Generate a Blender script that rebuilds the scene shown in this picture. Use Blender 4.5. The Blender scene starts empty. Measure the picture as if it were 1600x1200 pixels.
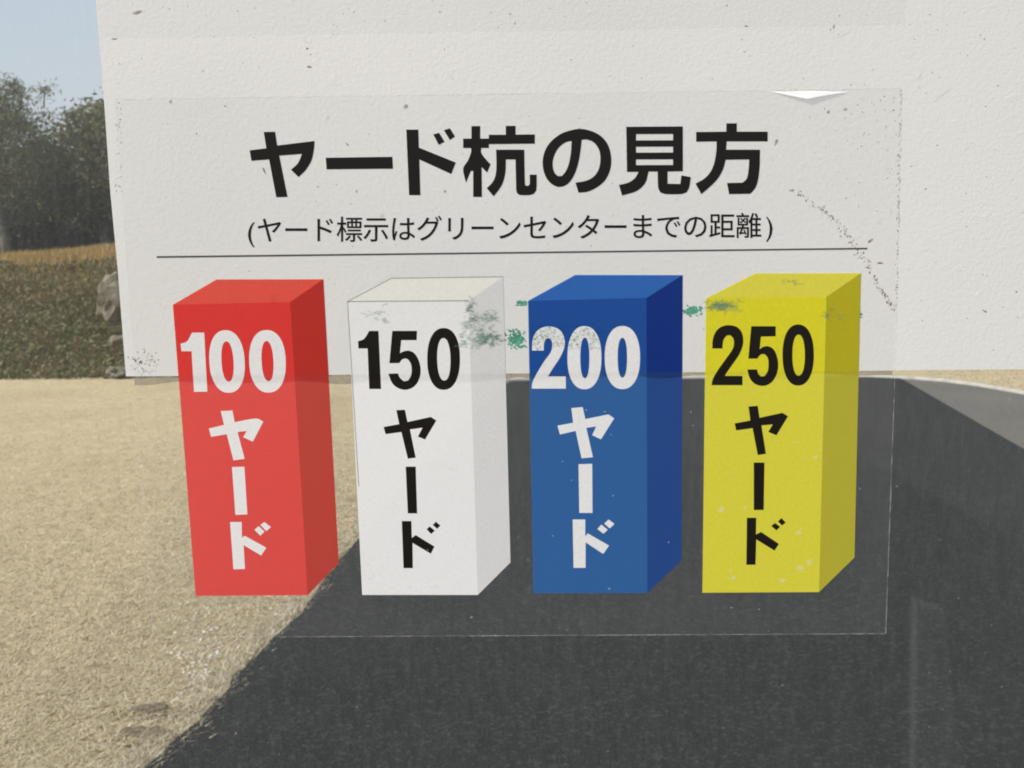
import bpy, bmesh, math, random
import numpy as np
from mathutils import Vector, Matrix, noise as mnoise

S = bpy.context.scene
COL = S.collection
random.seed(7)
rng = np.random.default_rng(7)

# ------------------------------------------------------------------ camera
FPX = 1700.0                      # focal length in pixels of the 1600 px wide photograph
YAW, PITCH, ROLL = 0.0231, -0.1458, 0.0155
EYE = Vector((0.0, 0.0, 1.3))
_B = Matrix(((1, 0, 0), (0, 0, 1), (0, -1, 0)))
CAM_R = Matrix.Rotation(YAW, 3, 'Z') @ Matrix.Rotation(PITCH, 3, 'X') @ _B @ Matrix.Rotation(ROLL, 3, 'Z')
cam_d = bpy.data.cameras.new('camera')
cam = bpy.data.objects.new('camera', cam_d)
COL.objects.link(cam)
m3 = Matrix((CAM_R.col[0], -CAM_R.col[1], -CAM_R.col[2])).transposed()
cam.matrix_world = Matrix.Translation(EYE) @ m3.to_4x4()
cam_d.sensor_width = 36.0
cam_d.lens = 36.0 * FPX / 1600.0
cam_d.clip_start = 0.02
cam_d.clip_end = 2000.0
cam_d.dof.use_dof = True
cam_d.dof.focus_distance = 0.44
cam_d.dof.aperture_fstop = 44.0
S.camera = cam

# ------------------------------------------------------------------ sky, sun, exposure
SUN_EL = math.radians(42.0)
SUN_AZ = math.radians(66.0)       # light comes from behind the camera, this far round to the left
to_sun = Vector((-math.sin(SUN_AZ) * math.cos(SUN_EL), -math.cos(SUN_AZ) * math.cos(SUN_EL), math.sin(SUN_EL)))
W = bpy.data.worlds.new('World')
S.world = W
W.use_nodes = True
wn = W.node_tree
wn.nodes.clear()
sky = wn.nodes.new('ShaderNodeTexSky')
sky.sky_type = 'NISHITA'
sky.sun_disc = False
sky.sun_elevation = SUN_EL
sky.sun_rotation = math.atan2(to_sun.x, to_sun.y)
sky.air_density = 1.0
sky.dust_density = 4.0
sky.ozone_density = 1.4
bg = wn.nodes.new('ShaderNodeBackground')
bg.inputs['Strength'].default_value = 0.13
wo = wn.nodes.new('ShaderNodeOutputWorld')
# thin bright cloud veil over the whole sky
wtc = wn.nodes.new('ShaderNodeTexCoord')
wmp = wn.nodes.new('ShaderNodeMapping'); wmp.inputs['Scale'].default_value = (1.0, 1.0, 2.6)
wnz = wn.nodes.new('ShaderNodeTexNoise'); wnz.inputs['Scale'].default_value = 2.6; wnz.inputs['Detail'].default_value = 6
wrp = wn.nodes.new('ShaderNodeMapRange')
wrp.inputs['From Min'].default_value = 0.3; wrp.inputs['From Max'].default_value = 0.7
wrp.inputs['To Min'].default_value = 0.55; wrp.inputs['To Max'].default_value = 0.85
wmx = wn.nodes.new('ShaderNodeMix'); wmx.data_type = 'RGBA'
wmx.inputs[7].default_value = (3.8, 4.08, 4.42, 1)
wn.links.new(wtc.outputs['Generated'], wmp.inputs['Vector'])
wn.links.new(wmp.outputs[0], wnz.inputs['Vector'])
wn.links.new(wnz.outputs['Fac'], wrp.inputs['Value'])
wn.links.new(wrp.outputs[0], wmx.inputs[0])
wn.links.new(sky.outputs[0], wmx.inputs[6])
wn.links.new(wmx.outputs[2], bg.inputs['Color'])
wn.links.new(bg.outputs[0], wo.inputs['Surface'])
sun_d = bpy.data.lights.new('sun', 'SUN')
sun_d.energy = 4.0
sun_d.angle = math.radians(0.6)
sun_d.color = (1.0, 0.95, 0.88)
sun = bpy.data.objects.new('sun', sun_d)
COL.objects.link(sun)
sun.rotation_euler = to_sun.to_track_quat('Z', 'Y').to_euler()
sun.location = to_sun * 30
S.view_settings.view_transform = 'Standard'
S.view_settings.look = 'None'
S.view_settings.gamma = 1.0
S.view_settings.exposure = 0.45
S.cycles.transparent_max_bounces = 24
S.cycles.max_bounces = 8
S.cycles.filter_width = 1.9       # the photograph is a soft, small-sensor picture

# ------------------------------------------------------------------ helpers
def srgb(r, g, b):
    f = lambda c: (c / 255 / 12.92) if c <= 10.31 else ((c / 255 + 0.055) / 1.055) ** 2.4
    return (f(r), f(g), f(b), 1.0)

def ray(px, py):
    return CAM_R @ Vector(((px - 800) / FPX, (py - 600) / FPX, 1.0))

def on_ground(px, py, z=0.0):
    d = ray(px, py)
    return EYE + d * ((z - EYE.z) / d.z)

def at_depth(px, py, y):
    d = ray(px, py)
    return EYE + d * (y / d.y)

YW = 0.426                        # front face of the windshield (its plane is upright, y = YW)
def pan(px, py):                  # photo pixel -> (x, z) on the windshield, in millimetres
    p = at_depth(px, py, YW)
    return (p.x * 1000.0, p.z * 1000.0)

def tag(o, label=None, cat=None, group=None, kind=None):
    if label: o['label'] = label
    if cat: o['category'] = cat
    if group: o['group'] = group
    if kind: o['kind'] = kind
    return o

def link(name, me, mat=None, parent=None):
    o = bpy.data.objects.new(name, me)
    COL.objects.link(o)
    if mat is not None and me is not None:
        me.materials.append(mat)
    if parent is not None:
        o.parent = parent
    return o

def empty(name, loc):
    o = bpy.data.objects.new(name, None)
    o.empty_display_size = 0.05
    COL.objects.link(o)
    o.location = loc
    return o

def child(name, me, mat, parent):  # mesh given in world coordinates
    o = link(name, me, mat, parent)
    t = Vector((0, 0, 0))
    q = parent
    while q is not None:
        t += q.location
        q = q.parent
    me.transform(Matrix.Translation(-t))
    return o

def mesh_np(name, verts, faces):
    me = bpy.data.meshes.new(name)
    verts = np.asarray(verts, dtype=np.float32)
    faces = np.asarray(faces, dtype=np.int32)
    me.vertices.add(len(verts))
    me.vertices.foreach_set('co', verts.ravel())
    n, k = faces.shape
    me.loops.add(n * k)
    me.loops.foreach_set('vertex_index', faces.ravel())
    me.polygons.add(n)
    me.polygons.foreach_set('loop_start', np.arange(n, dtype=np.int32) * k)
    me.polygons.foreach_set('loop_total', np.full(n, k, dtype=np.int32))
    me.update(calc_edges=True)
    return me

# ------------------------------------------------------------------ material helpers
class NT:
    def __init__(self, name):
        self.m = bpy.data.materials.new(name)
        self.m.use_nodes = True
        self.t = self.m.node_tree
        self.t.nodes.clear()
        self.out = self.t.nodes.new('ShaderNodeOutputMaterial')
    def n(self, typ, **kw):
        x = self.t.nodes.new('ShaderNode' + typ)
        for k, v in kw.items():
            setattr(x, k, v)
        return x
    def l(self, a, b):
        self.t.links.new(a, b)
    def tex(self):
        return self.n('TexCoord').outputs['Object']
    def noise(self, vec, scale, detail=4, rough=0.55, stretch=None):
        if stretch:
            mp = self.n('Mapping')
            mp.inputs['Scale'].default_value = stretch
            self.l(vec, mp.inputs['Vector'])
            vec = mp.outputs[0]
        x = self.n('TexNoise')
        x.inputs['Scale'].default_value = scale
        x.inputs['Detail'].default_value = detail
        x.inputs['Roughness'].default_value = rough
        self.l(vec, x.inputs['Vector'])
        return x.outputs['Fac']
    def ramp(self, fac, stops):
        r = self.n('ValToRGB')
        el = r.color_ramp.elements
        while len(el) < len(stops):
            el.new(0.5)
        for e, (p, c) in zip(el, stops):
            e.position = p
            e.color = c if len(c) == 4 else (*c, 1)
        self.l(fac, r.inputs[0])
        return r.outputs[0]
    def math(self, op, a, b=None):
        x = self.n('Math', operation=op)
        for i, v in enumerate((a, b)):
            if v is None: continue
            if isinstance(v, (int, float)): x.inputs[i].default_value = v
            else: self.l(v, x.inputs[i])
        return x.outputs[0]
    def mixc(self, fac, a, b, mode='MIX'):
        x = self.n('Mix', data_type='RGBA', blend_type=mode)
        for i, v in ((0, fac), (6, a), (7, b)):
            if isinstance(v, (int, float)): x.inputs[i].default_value = v
            elif isinstance(v, tuple): x.inputs[i].default_value = v if len(v) == 4 else (*v, 1)
            else: self.l(v, x.inputs[i])
        return x.outputs[2]
    def bump(self, h, strength, dist):
        x = self.n('Bump')
        x.inputs['Strength'].default_value = strength
        x.inputs['Distance'].default_value = dist
        self.l(h, x.inputs['Height'])
        return x.outputs[0]
    def bsdf(self, color, rough=0.8, normal=None, spec=0.3):
        x = self.n('BsdfPrincipled')
        if isinstance(color, tuple): x.inputs['Base Color'].default_value = color if len(color) == 4 else (*color, 1)
        else: self.l(color, x.inputs['Base Color'])
        if isinstance(rough, (int, float)): x.inputs['Roughness'].default_value = rough
        else: self.l(rough, x.inputs['Roughness'])
        x.inputs['Specular IOR Level'].default_value = spec
        if normal is not None: self.l(normal, x.inputs['Normal'])
        return x.outputs[0]
    def mixs(self, fac, a, b):
        x = self.n('MixShader')
        if isinstance(fac, (int, float)): x.inputs[0].default_value = fac
        else: self.l(fac, x.inputs[0])
        self.l(a, x.inputs[1]); self.l(b, x.inputs[2])
        return x.outputs[0]
    def schlick(self, normal=None, f0=0.04):
        lw = self.n('LayerWeight')
        lw.inputs[0].default_value = 0.5
        if normal is not None: self.l(normal, lw.inputs['Normal'])
        p5 = self.math('POWER', lw.outputs['Facing'], 5.0)
        return self.math('ADD', self.math('MULTIPLY', p5, 1 - f0), f0)
    def done(self, sh):
        self.l(sh, self.out.inputs['Surface'])
        return self.m

def simple(name, color, rough=0.7, spec=0.3, var=0.0, scale=20):
    N = NT(name)
    c = color if len(color) == 4 else (*color, 1)
    if var:
        f = N.noise(N.tex(), scale, 5)
        lo = tuple(x * (1 - var) for x in c[:3]); hi = tuple(min(1, x * (1 + var)) for x in c[:3])
        return N.done(N.bsdf(N.ramp(f, [(0.3, lo), (0.7, hi)]), rough, None, spec))
    return N.done(N.bsdf(c, rough, None, spec))

def diffuse(N, color, normal=None, typ='BsdfDiffuse'):
    x = N.n(typ)
    if isinstance(color, tuple): x.inputs['Color'].default_value = color if len(color) == 4 else (*color, 1)
    else: N.l(color, x.inputs['Color'])
    if normal is not None and 'Normal' in x.inputs: N.l(normal, x.inputs['Normal'])
    return x.outputs[0]

def glossy(N, rough, normal=None, color=(1, 1, 1, 1)):
    g = N.n('BsdfAnisotropic')
    g.inputs['Color'].default_value = color
    g.inputs['Roughness'].default_value = rough
    if normal is not None: N.l(normal, g.inputs['Normal'])
    return g.outputs[0]

# ------------------------------------------------------------------ materials of the panel
def mat_windshield():
    N = NT('clear_dusty_acrylic')
    co = N.tex()
    tr = N.n('BsdfTransparent'); tr.inputs[0].default_value = (0.955, 0.965, 0.965, 1)
    dust = diffuse(N, (0.62, 0.62, 0.60, 1))
    speck = N.n('TexVoronoi'); speck.inputs['Scale'].default_value = 420.0
    N.l(co, speck.inputs['Vector'])
    sp = N.ramp(speck.outputs['Distance'], [(0.0, (1, 1, 1)), (0.13, (0, 0, 0))])
    keep = N.ramp(N.noise(co, 55, 2), [(0.44, (0, 0, 0)), (0.66, (1, 1, 1))])
    streak = N.ramp(N.noise(co, 130, 6, 0.75, (4, 1, 0.6)), [(0.42, (0, 0, 0)), (0.78, (1, 1, 1))])
    cloud = N.noise(co, 7, 4)
    sp2 = N.n('TexVoronoi'); sp2.inputs['Scale'].default_value = 90.0
    N.l(co, sp2.inputs['Vector'])
    big = N.ramp(sp2.outputs['Distance'], [(0.0, (1, 1, 1)), (0.055, (0, 0, 0))])
    a = N.math('ADD', N.math('MULTIPLY', N.math('MULTIPLY', sp, keep), 0.20), N.math('MULTIPLY', big, 0.28))
    b = N.math('MULTIPLY', streak, 0.030)
    c = N.math('MULTIPLY', cloud, 0.010)
    fac = N.math('ADD', N.math('ADD', a, b), c)
    body = N.mixs(fac, tr.outputs[0], dust)
    return N.done(N.mixs(N.schlick(None, 0.03), body, glossy(N, 0.03)))

def mat_film():
    N = NT('clear_sticker_film')
    co = N.tex()
    tr = N.n('BsdfTransparent'); tr.inputs[0].default_value = (0.99, 0.99, 0.99, 1)
    h = N.noise(co, 90, 5, 0.6)
    nrm = N.bump(h, 0.25, 0.0006)
    dust = diffuse(N, (0.7, 0.7, 0.7, 1))
    haze = N.math('ADD', 0.008, N.math('MULTIPLY', N.noise(co, 30, 6, 0.7), 0.03))
    body = N.mixs(haze, tr.outputs[0], dust)
    return N.done(N.mixs(0.028, body, glossy(N, 0.12, nrm)))

def mat_ink(name, rgb, clear=0.16, back=0.30, tint=None, through=None):
    N = NT(name)
    co = N.tex()
    f = N.noise(co, 900, 3, 0.7)
    c = N.ramp(f, [(0.3, tuple(x * 0.93 for x in rgb[:3])), (0.7, tuple(min(0.9, x * 1.06) for x in rgb[:3]))])
    nrm = N.bump(N.noise(co, 140, 4, 0.6), 0.15, 0.0005)
    d = diffuse(N, c, nrm)
    t = diffuse(N, (*through, 1) if through else c, None, 'BsdfTranslucent')
    tr = N.n('BsdfTransparent')
    tr.inputs[0].default_value = tint or (*[min(0.97, x ** 0.5) for x in rgb[:3]], 1)
    body = N.mixs(clear, N.mixs(back, d, t), tr.outputs[0])
    return N.done(N.mixs(N.schlick(None, 0.014), body, glossy(N, 0.22, nrm)))

def mat_board():
    N = NT('white_painted_board')
    co = N.tex()
    big = N.noise(co, 6, 3)
    c = N.ramp(big, [(0.3, (0.655, 0.655, 0.64)), (0.7, (0.705, 0.703, 0.685))])
    fine = N.noise(co, 650, 3, 0.6)
    dings = N.ramp(N.noise(co, 130, 3, 0.6, (1.0, 1, 1.5)), [(0.62, (0, 0, 0)), (0.74, (1, 1, 1))])
    rot = N.n('Mapping'); rot.inputs['Rotation'].default_value = (0, math.radians(-38), 0); rot.inputs['Scale'].default_value = (1, 1, 6)
    N.l(co, rot.inputs['Vector'])
    scr = N.ramp(N.noise(rot.outputs[0], 75, 2, 0.5), [(0.70, (0, 0, 0)), (0.73, (1, 1, 1))])
    h = N.math('ADD', N.math('ADD', N.math('MULTIPLY', fine, 1.0), N.math('MULTIPLY', dings, 0.30)), N.math('MULTIPLY', scr, 0.22))
    nrm = N.bump(h, 0.15, 0.0006)
    vor = N.n('TexVoronoi'); vor.inputs['Scale'].default_value = 75
    N.l(co, vor.inputs['Vector'])
    sp = N.ramp(vor.outputs['Distance'], [(0.0, (1, 1, 1)), (0.10, (0, 0, 0))])
    keep = N.ramp(N.noise(co, 38, 2), [(0.55, (0, 0, 0)), (0.62, (1, 1, 1))])
    c2 = N.mixc(N.math('MULTIPLY', N.math('MULTIPLY', sp, keep), 0.55), c, (0.30, 0.24, 0.19, 1))
    return N.done(N.bsdf(c2, 0.55, nrm, 0.25))

M = dict(
    wind=mat_windshield(), film=mat_film(), board=mat_board(),
    cream=simple('cream_board_edge', (0.72, 0.66, 0.55), 0.7, 0.2, 0.1, 60),
    black=mat_ink('black_print', (0.013, 0.011, 0.009), 0.02, 0.1, (0.2, 0.16, 0.12, 1)),
    rule=mat_ink('grey_rule_print', (0.085, 0.08, 0.075), 0.1, 0.1),
    thin=mat_ink('fine_grey_line_print', (0.36, 0.36, 0.34), 0.25, 0.2),
    letter_white=mat_ink('white_print', (0.86, 0.86, 0.86), 0.06, 0.2, (0.93, 0.93, 0.92, 1)),
    dirt=None,
    pale_dirt=simple('pale_dust_fleck', (0.66, 0.66, 0.62), 0.9, 0.1, 0.15, 300),
    scuff=simple('green_scuff', (0.06, 0.29, 0.19), 0.85, 0.1, 0.4, 400),
    scuff_grey=simple('grey_scuff', (0.42, 0.46, 0.42), 0.85, 0.1, 0.3, 400),
)
def mat_dirt():
    N = NT('thin_brown_dirt')
    trn = N.n('BsdfTransparent')
    k = N.ramp(N.noise(N.tex(), 500, 3, 0.6), [(0.3, (0.15, 0.15, 0.15)), (0.7, (0.70, 0.70, 0.70))])
    return N.done(N.mixs(k, trn.outputs[0], diffuse(N, (0.15, 0.11, 0.075, 1))))
M['dirt'] = mat_dirt()
INK = {}
# each ink: surface colour of front, side and top, and the paler colour its light takes when it shines through
for nm, clear, back, faces in (
        ('red', 0.12, 0.25, (((0.80, 0.032, 0.036), (0.95, 0.60, 0.46)), ((0.52, 0.028, 0.024), (0.85, 0.38, 0.28)), ((0.84, 0.095, 0.070), (0.95, 0.5, 0.4)))),
        ('white', 0.05, 0.20, (((0.87, 0.88, 0.885), (0.9, 0.9, 0.9)), ((0.71, 0.71, 0.71), (0.8, 0.8, 0.8)), ((0.86, 0.855, 0.80), (0.9, 0.9, 0.85)))),
        ('blue', 0.06, 0.50, (((0.018, 0.055, 0.23), (0.15, 0.50, 1.0)), ((0.010, 0.026, 0.13), (0.10, 0.30, 0.85)), ((0.048, 0.165, 0.50), (0.15, 0.45, 0.9)))),
        ('yellow', 0.12, 0.25, (((0.79, 0.72, 0.022), (0.88, 0.95, 0.44)), ((0.50, 0.445, 0.014), (0.75, 0.78, 0.32)), ((0.80, 0.73, 0.075), (0.9, 0.9, 0.4))))):
    INK[nm] = tuple(mat_ink('%s_ink_%s' % (nm, k), c, clear, back,
                            (0.9, 0.9, 0.88, 1) if nm == 'white' else None, th) for k, (c, th) in zip(('front', 'side', 'top'), faces))

# ------------------------------------------------------------------ the golf cart's windshield
def box_mesh(name, x0, x1, y0, y1, z0, z1, bev=0.0):
    bm = bmesh.new()
    bmesh.ops.create_cube(bm, size=1)
    for v in bm.verts:
        v.co = Vector((x0 if v.co.x < 0 else x1, y0 if v.co.y < 0 else y1, z0 if v.co.z < 0 else z1))
    if bev:
        bmesh.ops.bevel(bm, geom=list(bm.edges), offset=bev, segments=2, affect='EDGES', profile=0.5)
    me = bpy.data.meshes.new(name)
    bm.to_mesh(me); bm.free()
    return me

def tube_mesh(name, pts, rad, seg=8, caps=True):
    pts = [Vector(p) for p in pts]
    if isinstance(rad, (int, float)): rad = [rad] * len(pts)
    V, Fq = [], []
    bm = bmesh.new()
    rings = []
    for i, p in enumerate(pts):
        d = (pts[min(i + 1, len(pts) - 1)] - pts[max(i - 1, 0)]).normalized()
        a = d.orthogonal().normalized() if i == 0 else (rings_a - d * rings_a.dot(d)).normalized()
        rings_a = a
        b = d.cross(a)
        rings.append([bm.verts.new(p + (a * math.cos(t) + b * math.sin(t)) * rad[i]) for t in [2 * math.pi * k / seg for k in range(seg)]])
    for r0, r1 in zip(rings, rings[1:]):
        for k in range(seg):
            bm.faces.new((r0[k], r0[(k + 1) % seg], r1[(k + 1) % seg], r1[k]))
    if caps:
        bm.faces.new(rings[0][::-1]); bm.faces.new(rings[-1])
    me = bpy.data.meshes.new(name)
    bm.to_mesh(me); bm.free()
    for p in me.polygons: p.use_smooth = True
    return me

m_frame = simple('black_frame_paint', (0.03, 0.03, 0.032), 0.45, 0.5, 0.2, 30)
m_cowl = simple('white_cowl_plastic', (0.66, 0.66, 0.63), 0.4, 0.5, 0.06, 10)
m_tyre = simple('tyre_rubber', (0.025, 0.025, 0.026), 0.85, 0.3, 0.3, 40)
wind = empty('golf_cart', (0, 0.6, 0))
tag(wind, 'golf cart whose large clear dusty windshield fills the picture behind the sticker', 'golf cart')
child('pane', box_mesh('pane', -0.62, 0.62, YW, YW + 0.004, 0.98, 1.72, 0.0004), M['wind'], wind)
for s in (-1, 1):
    child('post', tube_mesh('post', [(s * 0.632, YW + 0.002, 0.86), (s * 0.632, YW + 0.002, 1.733)], 0.014, 10), m_frame, wind)
child('rail', tube_mesh('rail', [(-0.632, YW + 0.002, 1.733), (0.632, YW + 0.002, 1.733)], 0.0139, 10), m_frame, wind)
def cowl_mesh():
    prof = [(0.40, 0.975), (0.47, 0.972), (0.60, 0.90), (0.72, 0.74), (0.80, 0.55), (0.82, 0.36), (0.78, 0.25), (0.40, 0.22)]
    xs = [(-0.62, 0.9), (-0.55, 1.0), (0.55, 1.0), (0.62, 0.9)]
    bm = bmesh.new()
    R = [[bm.verts.new((x, 0.40 + (y - 0.40) * k, 0.22 + (z - 0.22) * (0.97 if k < 1 else 1))) for y, z in prof] for x, k in xs]
    for a, b in zip(R, R[1:]):
        for i in range(len(prof)):
            j = (i + 1) % len(prof)
            bm.faces.new((a[i], b[i], b[j], a[j]))
    bm.faces.new(R[0]); bm.faces.new(R[-1][::-1])
    bmesh.ops.recalc_face_normals(bm, faces=bm.faces)
    me = bpy.data.meshes.new('cowl'); bm.to_mesh(me); bm.free()
    return me
child('cowl', cowl_mesh(), m_cowl, wind)
child('floor', box_mesh('floor', -0.6, 0.6, -1.1, 0.40, 0.22, 0.27, 0.01), m_frame, wind)
m_post = simple('grey_bracket_paint', (0.42, 0.415, 0.40), 0.5, 0.4, 0.1, 20)
def plate():
    bm = bmesh.new()
    lo = [(0.470, 0.27), (0.560, 0.27)]; hi = [(0.452, 0.845), (0.487, 0.832)]
    rows = []
    for y in (-0.405, -0.425):
        rows.append([bm.verts.new((x, y, z)) for x, z in (lo[0], lo[1], (0.535, 0.45), hi[1], hi[0], (0.458, 0.60))])
    a, b = rows
    bm.faces.new(a); bm.faces.new(b[::-1])
    for i in range(6):
        bm.faces.new((a[i], b[i], b[(i + 1) % 6], a[(i + 1) % 6]))
    bmesh.ops.recalc_face_normals(bm, faces=bm.faces)
    me = bpy.data.meshes.new('seat_bracket'); bm.to_mesh(me); bm.free()
    return me
child('seat_bracket', plate(), m_post, wind)
for s, yv in ((-1, 0.42), (1, 0.42), (-1, -0.95), (1, -0.95)):
    bm = bmesh.new()
    bmesh.ops.create_cone(bm, cap_ends=True, segments=28, radius1=0.22, radius2=0.22, depth=0.16)
    bmesh.ops.bevel(bm, geom=[e for e in bm.edges if e.calc_face_angle(0) > 1.0], offset=0.03, segments=3, affect='EDGES')
    bmesh.ops.transform(bm, matrix=Matrix.Translation((s * 0.50, yv, 0.22)) @ Matrix.Rotation(math.pi / 2, 4, 'Y'), verts=bm.verts)
    me = bpy.data.meshes.new('wheel'); bm.to_mesh(me); bm.free()
    child('wheel', me, m_tyre, wind)

# ------------------------------------------------------------------ board and films on the windshield
E0, E1 = pan(197, 588), pan(1600, 577)             # lower edge of the white board
TENT = 3.6                                         # mm over which the film comes down from board to pane
BT = 0.15                                           # board thickness, mm
def edge_z(x):
    return E0[1] + (E1[1] - E0[1]) * (x - E0[0]) / (E1[0] - E0[0])
def film_off(x, z):                                # mm in front of the pane
    d = z - edge_z(x)
    if d >= 0: return BT
    if d <= -TENT: return 0.0
    return BT * (1 + d / TENT) ** 1.5

def lay(name, loops, off, bend=True, cuts=True):
    """closed loops (mm on the pane, holes by even-odd) -> flat mesh laid on the pane, off mm in front"""
    cu = bpy.data.curves.new('tmp', 'CURVE')
    cu.dimensions = '2D'; cu.fill_mode = 'BOTH'
    for lp in loops:
        sp = cu.splines.new('POLY')
        sp.points.add(len(lp) - 1)
        for p, q in zip(sp.points, lp):
            p.co = (q[0], q[1], 0, 1)
        sp.use_cyclic_u = True
    ob = bpy.data.objects.new('tmp', cu)
    COL.objects.link(ob)
    bpy.context.view_layer.update()
    me = bpy.data.meshes.new_from_object(ob.evaluated_get(bpy.context.evaluated_depsgraph_get()))
    bpy.data.objects.remove(ob); bpy.data.curves.remove(cu)
    me.name = name
    return drape(me, off, bend)

def drape(me, off, bend=True):                     # mesh in the xy plane, mm -> on the pane
    bm = bmesh.new(); bm.from_mesh(me)
    if bend:
        t = Vector((E1[0] - E0[0], E1[1] - E0[1], 0)).normalized()
        nrm = Vector((-t.y, t.x, 0))
        for k in range(5):
            p = Vector((E0[0], E0[1] - TENT * k / 4, 0))
            bmesh.ops.bisect_plane(bm, geom=list(bm.verts) + list(bm.edges) + list(bm.faces), plane_co=p, plane_no=nrm, dist=1e-5)
    for v in bm.verts:
        d = off + (film_off(v.co.x, v.co.y) if bend else 0)
        v.co = Vector((v.co.x / 1000, YW - d / 1000, v.co.y / 1000))
    bmesh.ops.recalc_face_normals(bm, faces=bm.faces)
    bm.normal_update()
    if bm.faces and sum(f.normal.y * f.calc_area() for f in bm.faces) > 0:
        bmesh.ops.reverse_faces(bm, faces=bm.faces)
    bm.to_mesh(me); bm.free()
    me.update()
    return me

def P(pts):
    return [pan(x, y) for x, y in pts]

# white board
bl = P([(145, -60), (150, 0), (164, 175), (172.5, 300), (184, 420), (197, 588), (1600, 577), (1960, 574), (1990, -60)])
bm = bmesh.new()
vs = [bm.verts.new((x / 1000, YW - BT / 1000, z / 1000)) for x, z in bl]
f = bm.faces.new(vs)
ex = bmesh.ops.extrude_face_region(bm, geom=[f])
for v in [g for g in ex['geom'] if isinstance(g, bmesh.types.BMVert)]:
    v.co.y = YW - 0.00005
bmesh.ops.recalc_face_normals(bm, faces=bm.faces)
me = bpy.data.meshes.new('white_board'); bm.to_mesh(me); bm.free()
board = link('white_board', me, M['board'])
me.materials.append(M['cream'])
for p in me.polygons:
    if abs(p.normal.y) < 0.5: p.material_index = 1
tag(board, 'scuffed white board fixed across the top of the clear panel', 'board')

# flecks: little ragged patches of dirt or paint
def flecks(name, items, off, mat, parent, bend=True):
    V, Fc = [], []
    lift = []
    for (px, py, rx, ry, rot) in items:
        n = 7
        lift += [random.uniform(0, 0.009)] * n
        base = len(V)
        for k in range(n):
            a = 2 * math.pi * k / n
            r = random.uniform(0.55, 1.15)
            dx, dy = rx * r * math.cos(a), ry * r * math.sin(a)
            c, s = math.cos(rot), math.sin(rot)
            q = pan(px + dx * c - dy * s, py + dx * s + dy * c)
            V.append((q[0], q[1], 0))
        Fc.append(list(range(base, base + n)))
    me = bpy.data.meshes.new(name)
    me.from_pydata(V, [], Fc)
    for v in me.vertices:
        x, z = v.co.x, v.co.y
        d = off + lift[v.index] + (film_off(x, z) if bend else 0)
        v.co = (x / 1000, YW - d / 1000, z / 1000)
    o = child(name, me, mat, parent)
    o['kind'] = 'stuff'
    return o

G = random.gauss
# dirt on the bare board
it = []
for _ in range(95):
    x, y = random.uniform(165, 1600), random.uniform(2, 135)
    if y > 60 and random.random() < 0.4: continue
    it.append((x, y, random.uniform(0.8, 2.1), random.uniform(0.6, 1.4), random.uniform(0, 3)))
for _ in range(40):
    it.append((random.uniform(1420, 1598), random.uniform(5, 560), random.uniform(1, 2.6), random.uniform(0.5, 1.0), random.uniform(-0.9, 0.1)))
it += [(484, 105, 5, 2, 0.1), (797, 22, 2.6, 2.2, 0), (480, 76, 3, 2, 0), (1303, 42, 2, 4, 0.2), (1166, 41, 4, 1.5, 0), (1538, 486, 5, 2, 0.5), (1588, 456, 2, 2, 0), (215, 20, 9, 3, -0.3), (180, 61, 6, 1.6, 0)]
flecks('dirt_specks', it, 0.012, M['dirt'], board)
it = [(1320, 52, 14, 2.0, -0.6), (1425, 86, 16, 1.5, -0.7), (1436, 120, 9, 1.5, -0.9), (1470, 150, 22, 1.5, -0.65), (1512, 232, 7, 2, -0.7), (1330, 112, 5, 2, -0.5), (705, 120, 8, 1.6, 0.9), (478, 65, 14, 1.6, 0.5), (1372, 70, 9, 1.2, -0.8), (1430, 258, 8, 1.5, -0.2)]
flecks('paint_scratch', it, 0.012, M['pale_dirt'], board)
# green scuffs between board and film
it = []
for cx, cy, sx, sy, n in ((808, 530, 14, 15, 190), (770, 522, 26, 15, 190), (735, 500, 12, 22, 50), (815, 474, 9, 6, 34), (1082, 486, 15, 8, 130), (1128, 478, 24, 9, 130), (858, 520, 25, 10, 150), (915, 522, 22, 9, 90), (1290, 490, 30, 10, 18), (1345, 492, 4, 6, 8), (760, 488, 20, 9, 40)):
    for _ in range(n):
        it.append((cx + random.uniform(-1, 1) * sx * random.uniform(0.3, 1.1), cy + random.uniform(-1, 1) * sy * random.uniform(0.3, 1.1), random.uniform(1.0, 4.2), random.uniform(0.7, 1.9), random.uniform(-0.7, 0.9)))
flecks('green_scuff', it, 0.018, M['scuff'], board)
it = []
for cx, cy, sx, sy, n in ((745, 525, 30, 20, 60), (585, 490, 20, 14, 12), (870, 515, 40, 12, 40), (430, 468, 8, 16, 10), (1245, 445, 25, 8, 7)):
    for _ in range(n):
        it.append((G(cx, sx * 0.5), G(cy, sy * 0.5), random.uniform(1.5, 4), random.uniform(0.8, 2), random.uniform(-0.9, 0.9)))
flecks('grey_scuff', it, 0.010, M['scuff_grey'], board)

# upper clear film
fo = empty('plain_clear_film', at_depth(780, 45, YW))
tag(fo, 'plain transparent film along the top edge of the white board, above the sticker', 'film')
child('film', lay('film', [P([(157, 60), (1413, 39), (1419, -55), (151, -55)])], 0.045), M['film'], fo)

# the printed sticker
stick = empty('printed_sticker', at_depth(811, 993, YW))
tag(stick, 'transparent sticker printed with four coloured yardage stakes and Japanese lettering', 'sticker')

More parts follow.
